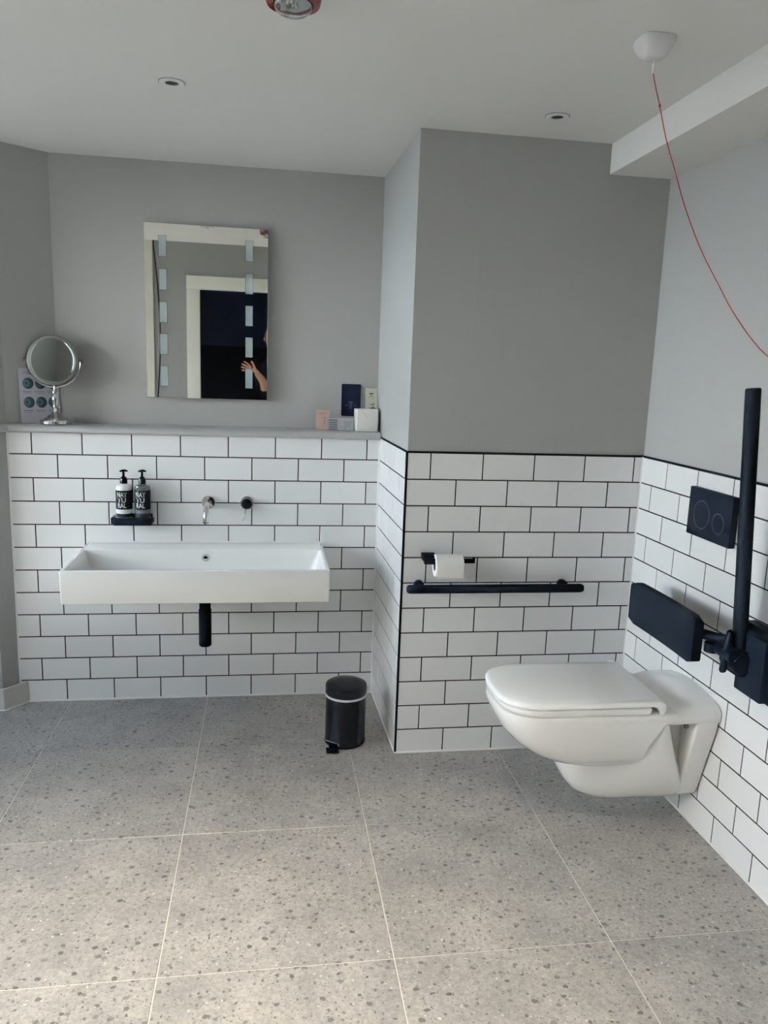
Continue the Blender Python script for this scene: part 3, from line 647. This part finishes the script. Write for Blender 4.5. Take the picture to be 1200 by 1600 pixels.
b.loft([cont(2.02, .090, 2.14, .10, .20), cont(1.985, .098, 2.16, .14, .245), cont(1.955, .113, 2.18, .17, .256), cont(1.905, .134, 2.20, .20, .272), cont(1.845, .153, 2.22, .22, .303), cont(1.795, .165, 2.23, .22, .345),
        cont(1.762, .172, 2.25, .215, .385), cont(1.744, .1765, 2.27, .21, .420), cont(1.735, .178, 2.30, .205, .448), cont(1.737, .1765, 2.32, .205, .458), cont(1.745, .170, 2.32, .20, .462)])
# lower trap body, widening towards the back and flowing into the bowl sides
b.loft([cont(2.13, .050, 2.42, .10, .103, 2.4, w2=.055), cont(2.09, .066, 2.42, .12, .106, 2.4, w2=.070), cont(2.055, .080, 2.42, .14, .118, 2.5, w2=.086), cont(2.025, .091, 2.42, .14, .140, 2.6, w2=.100),
        cont(2.00, .100, 2.405, .14, .175, 2.6, w2=.118), cont(1.978, .106, 2.385, .14, .215, 2.6, w2=.134), cont(1.964, .110, 2.37, .14, .250, 2.6, w2=.146), cont(1.97, .112, 2.352, .13, .29, 2.6, w2=.157), cont(2.0, .110, 2.335, .12, .34, 2.6, w2=.165), cont(2.05, .110, 2.31, .10, .43, 2.6, w2=.168)])
b.loft([cont(2.25, .058, 2.42, .05, .104), cont(2.25, .075, 2.42, .05, .16), cont(2.25, .085, 2.42, .05, .43)])
# deck slab, rising gently towards the wall
nx, ny = 16, 22
def deckz(x, v): 
    t = min(1, max(0, (x-2.30)/.09)); t = t*t*(3-2*t)
    return .460 + .030*t*(1-abs(v)**2.2) + .008*t
rows = []
for i in range(nx+1):
    x = 2.06 + (TW-.0008-2.06)*i/nx; ring = []
    for j in range(ny+1):
        v = -1+2*j/ny; e = abs(v); y = TC + v*.178; z = deckz(x, v) - (.010*max(0, (e-.9)/.1)**2)
        ring.append((x, y, z))
    wy = .1785
    ring += [(x, TC+wy, .446), (x, TC+wy-.002, .428), (x, TC+wy-.012, .420), (x, TC-wy+.012, .420), (x, TC-wy+.002, .428), (x, TC-wy, .446)]
    rows.append(ring)
b.loft(rows)
# wall flange
fl = [(.060, .104), (.090, .125), (.104, .160), (.140, .290), (.168, .385), (.176, .430), (.174, .452), (.165, .466), (.145, .474), (.09, .482), (0, .484)]
poly = [(TC+u, v) for u, v in fl] + [(TC-u, v) for u, v in fl[::-1][1:]]
b.prism(poly, 'x', 2.388, TW-.0008, .010, 3)
ob = obj('ceramic_bowl', b, CERAMIC, toi, 50)
b = MB().lathe([(.001, TC-.165), (.008, TC-.165), (.008, TC-.158), (.001, TC-.158)], (2.356, 0, .412), 'y', 16); obj('fixing_cap', b, mat('grey_cap', (0.15, 0.15, 0.14), .5), toi)
# seat ring and lid
LXR = 2.232
b = MB().loft([cont(1.737, .175, LXR-.03, .19, .4635, 3.0), cont(1.731, .1785, LXR-.022, .195, .468, 3.0), cont(1.7295, .1790, LXR-.018, .195, .483, 3.0), cont(1.737, .174, LXR-.02, .19, .4865, 3.0)])
obj('seat', b, LIDM, toi, 50).location.x = .006
b = MB().loft([cont(1.735, .176, LXR+.012, .19, .4895, 3.0), cont(1.7265, .1805, LXR+.020, .195, .4915, 3.0), cont(1.726, .181, LXR+.022, .195, .499, 3.0), cont(1.731, .177, LXR+.022, .19, .505, 3.0), cont(1.742, .168, LXR+.020, .185, .508, 3.0), cont(1.78, .14, LXR+.018, .16, .5095, 3.0)])
# rolled rear lip
prof = [(2.222, .507), (2.240, .5085), (2.254, .504), (2.262, .494), (2.262, .478), (2.257, .466), (2.247, .4635), (2.241, .468), (2.238, .480), (2.230, .489), (2.222, .490)]
b.loft([[(x, y, z) for x, z in prof] for y in (TC-.1805, TC-.178, TC+.178, TC+.1805)])
obj('lid', b, LIDM, toi, 50).location.x = .006
for s in (-1, 1):
    b = MB().lathe([(.001, s*.05), (.012, s*.05), (.012, s*.085), (.001, s*.085)], (2.268, TC, .474), 'y', 20); obj('hinge', b, CHROME, toi)

# ------------------------------------------------------------------ flush plate
fp = thing('flush_plate', 'black dual flush plate with two chrome-ringed round buttons above the toilet', 'flush plate', (2.46, -1.11, 1.0))
fxp = 2.443
b = MB().prism([(-.992, 1.004), (-1.246, 1.004), (-1.246, 1.169), (-.992, 1.169)], 'x', fxp, xr(-1.1)-.0006, .0025, 2); obj('plate', b, BLACK, fp)
for y, z, r in ((-1.079, 1.083, .0475), (-1.179, 1.071, .0335)):
    b = MB().lathe([(r-.0016, fxp-.0001), (r-.0016, fxp-.0022), (r+.0006, fxp-.0022), (r+.0006, fxp-.0001)], (0, y, z), 'x', 56, False); ring_o = obj('button_ring', b, DCHROME, fp)
    b = MB().lathe([(.001, fxp-.0016), (r-.002, fxp-.0016), (r-.0016, fxp-.0001), (.001, fxp-.0001)], (0, y, z), 'x', 56); obj('button', b, BLACK, fp)

# ------------------------------------------------------------------ backrest
br_ = thing('backrest', 'black padded backrest panel mounted above the toilet', 'backrest', (2.34, -1.12, .65))
poly = [(y, z) for y, z, _ in [(p[0], p[1], 0) for p in rr(-1.337, -.907, .652, .806, .022, 0, 6)]]
b = MB(); NN = 14; f0 = []; rings = []
# gently curved pad: lofted across y
for i in range(NN+1):
    t = -1+2*i/NN; y = -1.122+.215*t; cz_ = (.0 if abs(t) < .93 else .012*((abs(t)-.93)/.07)**2)
    xf = 2.302 - .006*(1-t*t)*-1; hh = .077-cz_; zc = .729
    ring = []
    for (dx, dz) in ((0.004, -1), (0, -.93), (0, .93), (.004, 1), (.028, 1), (.032, .93), (.032, -.93), (.028, -1)): ring.append((xf+dx, y, zc+dz*hh))
    rings.append(ring)
b.loft(rings); obj('pad', b, BLACKM, br_, 40)
b = MB().tube([(2.333, -1.20, .745), (2.345, -1.30, .745), (2.368, -1.350, .747), (2.392, -1.372, .747)], .016, 14)
b.box(2.333, 2.350, -1.25, -1.0, .715, .765, .004)
b.box(2.345, xr(-1.1)-.001, -1.10, -1.07, .70, .73, .004)
obj('mounting_arm', b, BLACK, br_)
b = MB().tube([(2.362, -1.345, .728), (2.362, -1.345, .700)], .022, 20); obj('pivot', b, BLACK, br_)

# ------------------------------------------------------------------ folding support rail (stowed upright)
vr = thing('folding_support_rail', 'black drop-down support rail folded upright on the wall right of the toilet', 'grab rail', (2.45, -1.46, .60))
b = MB().box(2.400, xr(-1.47)-.001, -1.545, -1.418, .612, .800, .006); b.box(2.437, xr(-1.47)-.001, -1.58, -1.385, .60, .815, .004); obj('wall_plate', b, BLACK, vr)
b = MB().box(2.372, 2.402, -1.475, -1.405, .665, .745, .008); b.lathe([(.001, -1.40), (.030, -1.40), (.032, -1.405), (.032, -1.475), (.030, -1.48), (.001, -1.48)], (2.385, 0, .705), 'y', 28); obj('hinge_block', b, BLACKM, vr)
pa, pc = Vector((2.398, -1.435, .690)), Vector((2.352, -1.413, 1.512)); pp = [pa, pa.lerp(pc, .3), pa.lerp(pc, .7), pc-Vector((-.0005, 0, .004)), pc]
b = MB().tube(pp, [.0215, .0215, .0215, .0215, .019], 24); obj('rail', b, BLACKM, vr)
b = MB().tube([(2.352, -1.44, .800), (2.355, -1.44, .795), (2.351, -1.43, .672), (2.352, -1.43, .668)], [.007, .0105, .0105, .008], 14); obj('release_lever', b, BLACK, vr)
b = MB().lathe([(.001, -1.385), (.020, -1.385), (.022, -1.39), (.022, -1.47), (.001, -1.475)], (2.362, 0, .728), 'y', 22); obj('pivot', b, BLACK, vr)

# ------------------------------------------------------------------ ceiling fittings
def downlight(x, y, label):
    T = thing('downlight', label, 'light', (x, y, H), 'recessed ceiling downlights')
    b = MB().lathe([(.0205, H+.0), (.0205, H-.004), (.024, H-.0052), (.036, H-.0045), (.0385, H-.0015), (.0385, H)], (x, y, 0), 'z', 48, False); obj('bezel', b, WPLAST, T)
    b = MB().lathe([(.001, H-.0012), (.0207, H-.0012), (.0207, H-.0002), (.001, H-.0002)], (x, y, 0), 'z', 40); obj('lamp_recess', b, BLACKG, T)
    b = MB().lathe([(.0385, H-.0001), (.0405, H-.0001), (.0400, H-.0012), (.0385, H-.0012)], (x, y, 0), 'z', 48, False); obj('shadow_ring', b, DCHROME, T)  # thin dark ring put in as the shade round the bezel
downlight(.694, -.831, 'white-rimmed recessed downlight in the ceiling over the washbasin side')
downlight(1.925, -.831, 'white-rimmed recessed downlight in the ceiling over the toilet side')
downlight(.65, -1.532, 'recessed ceiling downlight nearer the door, seen only in the wall mirror')
# alarm beacon
al = thing('alarm_beacon', 'round red ceiling alarm beacon with clear dome', 'alarm', (1.041, -1.502, H))
ax, ay = 1.041, -1.492
b = MB().lathe([(.001, H-.0005), (.064, H-.0005), (.066, H-.003), (.0625, H-.022), (.060, H-.026), (.047, H-.027), (.045, H-.022), (.001, H-.022)], (ax, ay, 0), 'z', 56); obj('red_base', b, REDP, al)
b = MB().lathe([(.045, H-.022), (.0445, H-.030), (.040, H-.038), (.032, H-.044), (.02, H-.047), (.001, H-.048), (.001, H-.046), (.019, H-.045), (.031, H-.042), (.038, H-.037), (.0425, H-.030), (.043, H-.022), (.045, H-.022)], (ax, ay, 0), 'z', 56, False); obj('clear_dome', b, GLASS, al)
b = MB().lathe([(.001, H-.0225), (.040, H-.0225), (.040, H-.025), (.012, H-.027), (.010, H-.037), (.001, H-.038)], (ax, ay, 0), 'z', 32); obj('reflector', b, CHROME, al)
b = MB().box(ax-.028, ax-.016, ay-.03, ay+.01, H-.036, H-.025, .001); b.box(ax-.004, ax+.004, ay-.033, ay-.026, H-.036, H-.025, .001); obj('circuit', b, WPLAST, al)
# pull cord unit
pc_ = thing('pull_cord_alarm', 'white ceiling pull-cord unit with long red cord trailing to the right wall', 'pull cord', (1.945, -1.45, H))
ux, uy = 1.943, -1.45
b = MB(); rg = []
for z, r, m in ((H-.0005, .0435, 4), (H-.010, .0445, 4), (H-.022, .041, 3.5), (H-.034, .034, 3), (H-.043, .026, 2.4), (H-.046, .020, 2.2), (H-.0465, .006, 2)):
    ring = []
    for k in range(40):
        a = 2*PI*k/40; c, s = math.cos(a), math.sin(a); q = (abs(c)**m+abs(s)**m)**(-1/m)
        ring.append((ux+q*r*c, uy+q*r*s, z))
    rg.append(ring)
b.loft(rg); obj('switch_body', b, WPLAST, pc_)
b = MB().tube([(ux+.004, uy, H-.045), (ux+.004, uy, H-.054)], .0016, 8); b.lathe([(.001, H-.054), (.0036, H-.054), (.0042, H-.058), (.0042, H-.075), (.003, H-.079), (.001, H-.079)], (ux+.004, uy, 0), 'z', 16); obj('cord_toggle', b, WPLAST, pc_)
cp = [(1.947, -1.45, H-.078), (1.957, -1.456, 2.245), (1.968, -1.46, 2.21), (1.993, -1.46, 2.135), (2.027, -1.46, 2.057), (2.058, -1.46, 1.985), (2.098, -1.46, 1.908), (2.135, -1.46, 1.848), (2.177, -1.46, 1.79), (2.222, -1.46, 1.728), (2.266, -1.46, 1.677), (2.308, -1.46, 1.635), (2.353, -1.46, 1.600), (2.41, -1.465, 1.57), (2.470, -1.47, 1.553)]
def catm(p, n=6):
    out = []
    for i in range(len(p)-1):
        p0, p1, p2, p3 = [Vector(p[max(0, min(len(p)-1, i+k))]) for k in (-1, 0, 1, 2)]
        for q in range(n):
            t = q/n; out.append(.5*((2*p1)+(-p0+p2)*t+(2*p0-5*p1+4*p2-p3)*t*t+(-p0+3*p1-3*p2+p3)*t**3))
    out.append(Vector(p[-1])); return out
b = MB().tube(catm(cp), .00135, 6); b.lathe([(.0008, 2.205), (.0034, 2.2085), (.0034, 2.2115), (.0008, 2.215)], (1.968, -1.46, 0), 'z', 10); obj('red_cord', b, REDC, pc_, label='thin red cord')

# ------------------------------------------------------------------ photographer (only seen reflected in the wall mirror)
person = thing('person', 'person in dark clothes reflected in the wall mirror, raising a hand', 'person', (1.145, -3.80, 0))
def skin_body(name, verts, edges, radii, root, sub=1):
    me = bpy.data.meshes.new('sk'); me.from_pydata([tuple(v) for v in verts], edges, [])
    o = bpy.data.objects.new('sk', me); C.objects.link(o)
    md = o.modifiers.new('s', 'SKIN'); md.use_smooth_shade = True; md.branch_smoothing = 0.6
    for i, r in enumerate(radii):
        d = me.skin_vertices[0].data[i]; d.radius = (r, r) if not isinstance(r, tuple) else r; d.use_root = (i == root)
    sd = o.modifiers.new('d', 'SUBSURF'); sd.levels = sub; sd.render_levels = sub
    bpy.context.view_layer.update()
    out = bpy.data.meshes.new_from_object(o.evaluated_get(bpy.context.evaluated_depsgraph_get())); bpy.data.objects.remove(o)
    for p in out.polygons: p.use_smooth = True
    return out
SKIN = mat('skin', (0.36, 0.19, 0.13), 0.5, noise=0.05); TOP = mat('dark_top', (0.004, 0.005, 0.008), 0.9, noise=.2, spec=.02); TROU = mat('dark_trousers', (0.008, 0.009, 0.014), 0.9, noise=.2)
px, py = 1.145, -3.80
V = [(px, py, .98), (px, py, 1.14), (px, py, 1.34), (px, py+.01, 1.52), (px, py+.02, 1.60), (px, py+.03, 1.68),      # pelvis .. neck
     (px-.17, py, 1.51), (px-.07, py+.07, 1.25), (px-.09, py+.17, 1.375), (px-.165, py+.26, 1.468),               # left-of-mirror arm to wrist
     (px+.17, py, 1.51), (px+.21, py+.08, 1.27), (px+.12, py+.27, 1.38), (px+.05, py+.31, 1.44),                    # other arm
     (px-.09, py, .90), (px-.10, py+.01, .50), (px-.11, py-.01, .09), (px-.115, py+.13, .045),
     (px+.09, py, .90), (px+.10, py+.01, .50), (px+.11, py-.01, .09), (px+.115, py+.13, .045)]
Ed = [(0, 1), (1, 2), (2, 3), (3, 4), (4, 5), (3, 6), (6, 7), (7, 8), (8, 9), (3, 10), (10, 11), (11, 12), (12, 13), (0, 14), (14, 15), (15, 16), (16, 17), (0, 18), (18, 19), (19, 20), (20, 21)]
Rd = [(.15, .11), (.14, .10), (.16, .11), (.13, .09), .06, .052, .062, .045, .038, .026, .062, .045, .038, .026, .085, .06, .045, .035, .085, .06, .045, .035]
me = skin_body('body', V, Ed, Rd, 0, 1)
# head merged into the same mesh
bm = bmesh.new(); bm.from_mesh(me)
t = bmesh.new(); bmesh.ops.create_uvsphere(t, u_segments=56, v_segments=44, radius=1)
hc = Vector((px, py+.045, 1.775))
for v in t.verts:
    c = v.co; x, y, z = c.x*.076, c.y*.094, c.z*.118
    if z < 0: x *= 1-.28*(z/-.118)**2; y *= 1-.12*(z/-.118)
    if c.y > .6:                                                     # face features on the +y side
        nz = math.exp(-((c.x)/.16)**2-((c.z+.12)/.22)**2); y += .024*nz
        for s in (-1, 1): y -= .010*math.exp(-((c.x-s*.38)/.16)**2-((c.z-.08)/.13)**2)
        y += .006*math.exp(-(c.x/.3)**2-((c.z+.48)/.08)**2)
    if abs(c.x) > .90 and -.28 < c.z < .16 and abs(c.y) < .35: x += math.copysign(.016*math.cos((c.z+.06)/.22*PI/2)*(1-(c.y/.35)**2), c.x); y -= .008   # ears
    v.co = hc+Vector((x, y, z))
FACEM = {}
for f in t.faces:
    c = f.calc_center_median()-hc; k = 0
    for sx in (-1, 1):
        if c.y > 0 and ((c.x-sx*.030)/.014)**2+((c.z-.010)/.0065)**2 < 1: k = 4 if ((c.x-sx*.030)/.006)**2+((c.z-.010)/.0065)**2 < 1 else 3
        if c.y > 0 and ((c.x-sx*.030)/.019)**2+((c.z-.028)/.0040)**2 < 1: k = 4
    if c.y > 0 and (c.x/.024)**2+((c.z+.058)/.007)**2 < 1: k = 5
    FACEM[f] = k
mp = {v: bm.verts.new(v.co) for v in t.verts}
HF = {}
for f in t.faces: HF[bm.faces.new([mp[v] for v in f.verts])] = FACEM[f]
t.free()
for f in bm.faces:
    c = f.calc_center_median()
    if f in HF: f.material_index = HF[f]
    elif c.z > 1.615: f.material_index = 0
    elif c.z > 1.0: f.material_index = 0 if (c.y > py+.13) else 1
    else: f.material_index = 2
    f.smooth = True
me2 = bpy.data.meshes.new('body'); bm.to_mesh(me2); bm.free(); me2.transform(Matrix.Translation((-px, -py, 0)))
body = link('body', me2, [SKIN, TOP, TROU, mat('eye_white', (.30, .28, .26), .3), mat('eye_dark', (.02, .012, .008), .3), mat('lips', (.30, .09, .08), .5)], person)
# hand with five separate fingers, reaching to the left
def make_hand(wr, hd, up_, side):
    hd = Vector(hd).normalized(); sd_ = Vector(up_); sd_ = (sd_ - hd*sd_.dot(hd)).normalized(); nn = hd.cross(sd_)*side
    HV = [wr - hd*.03, wr + hd*.02, wr + hd*.055]; HE = [(0, 1), (1, 2)]; HR = [.024, (.034, .017), (.040, .015)]
    for s0, l, r, curl, spread in ((.030, .072, .0088, .22, .18), (.010, .080, .0090, .25, .05), (-.010, .075, .0088, .28, -.06), (-.029, .060, .0078, .32, -.20)):
        i0 = len(HV); p = wr + hd*.07 + sd_*s0; d = (hd + sd_*spread).normalized(); HV.append(p); HR.append(r*1.05); HE.append((2, i0))
        for k, f in enumerate((.45, .32, .23)):
            d = (d + nn*curl).normalized(); p = p + d*l*f; HV.append(p); HR.append(r*(1-.10*(k+1))); HE.append((i0+k, i0+k+1))
    i0 = len(HV); HV += [wr+hd*.03+sd_*.034, wr+hd*.055+sd_*.058, wr+hd*.080+sd_*.070]; HR += [.011, .0098, .0085]; HE += [(1, i0), (i0, i0+1), (i0+1, i0+2)]
    hm = skin_body('hand', HV, HE, HR, 1, 1); hm.transform(Matrix.Translation((-px, -py, 0))); return link('hand', hm, SKIN, person)
make_hand(Vector((px-.165, py+.26, 1.468)), (-.92, .06, .42), (.38, .20, .90), 1)
make_hand(Vector((px+.05, py+.31, 1.44)), (-.45, .25, .80), (-.5, .1, .85), 1)
b = MB(); t = bmesh.new(); bmesh.ops.create_uvsphere(t, u_segments=24, v_segments=14, radius=1)
for v in t.verts:
    c = v.co.copy(); v.co = hc + Vector((c.x*.084, c.y*.098-.010, c.z*.112+.014))
bmesh.ops.delete(t, geom=[v for v in t.verts if (v.co.y > hc.y+.045 and v.co.z < hc.z+.07) or v.co.z < hc.z-.07], context='VERTS')
b.merge(t); ABS[person.name] = Vector((px, py, 0)); obj('hair', b, mat('dark_hair', (0.02, 0.014, 0.010), 0.7, noise=.3), person)

# ------------------------------------------------------------------ made-up fixtures for the added fill spots (the lamps themselves are set at the top)
for x, y, lab in ((.35, -2.45, 'added white fill spot out of view, the one nearer the garden door'), (.95, -2.55, 'added white fill spot out of view, the one farther from the garden door')):
    T = thing('fill_spot_housing', lab, 'light', (x, y, LOBBY), 'added fill spots')
    b = MB().lathe([(.001, LOBBY-.0005), (.045, LOBBY-.0005), (.045, LOBBY-.06), (.042, LOBBY-.06), (.040, LOBBY-.03), (.001, LOBBY-.03)], (x, y, 0), 'z', 32); obj('housing', b, WPLAST, T)
    b = MB().lathe([(.001, LOBBY-.031), (.038, LOBBY-.031), (.038, LOBBY-.035), (.001, LOBBY-.035)], (x, y, 0), 'z', 24); obj('fill_lamp_glass', b, mat('fill_lamp_glass', (.8, .78, .7), .4, emit=(1, .86, .68), es=2.0), T)  # glowing disc of the added fixture
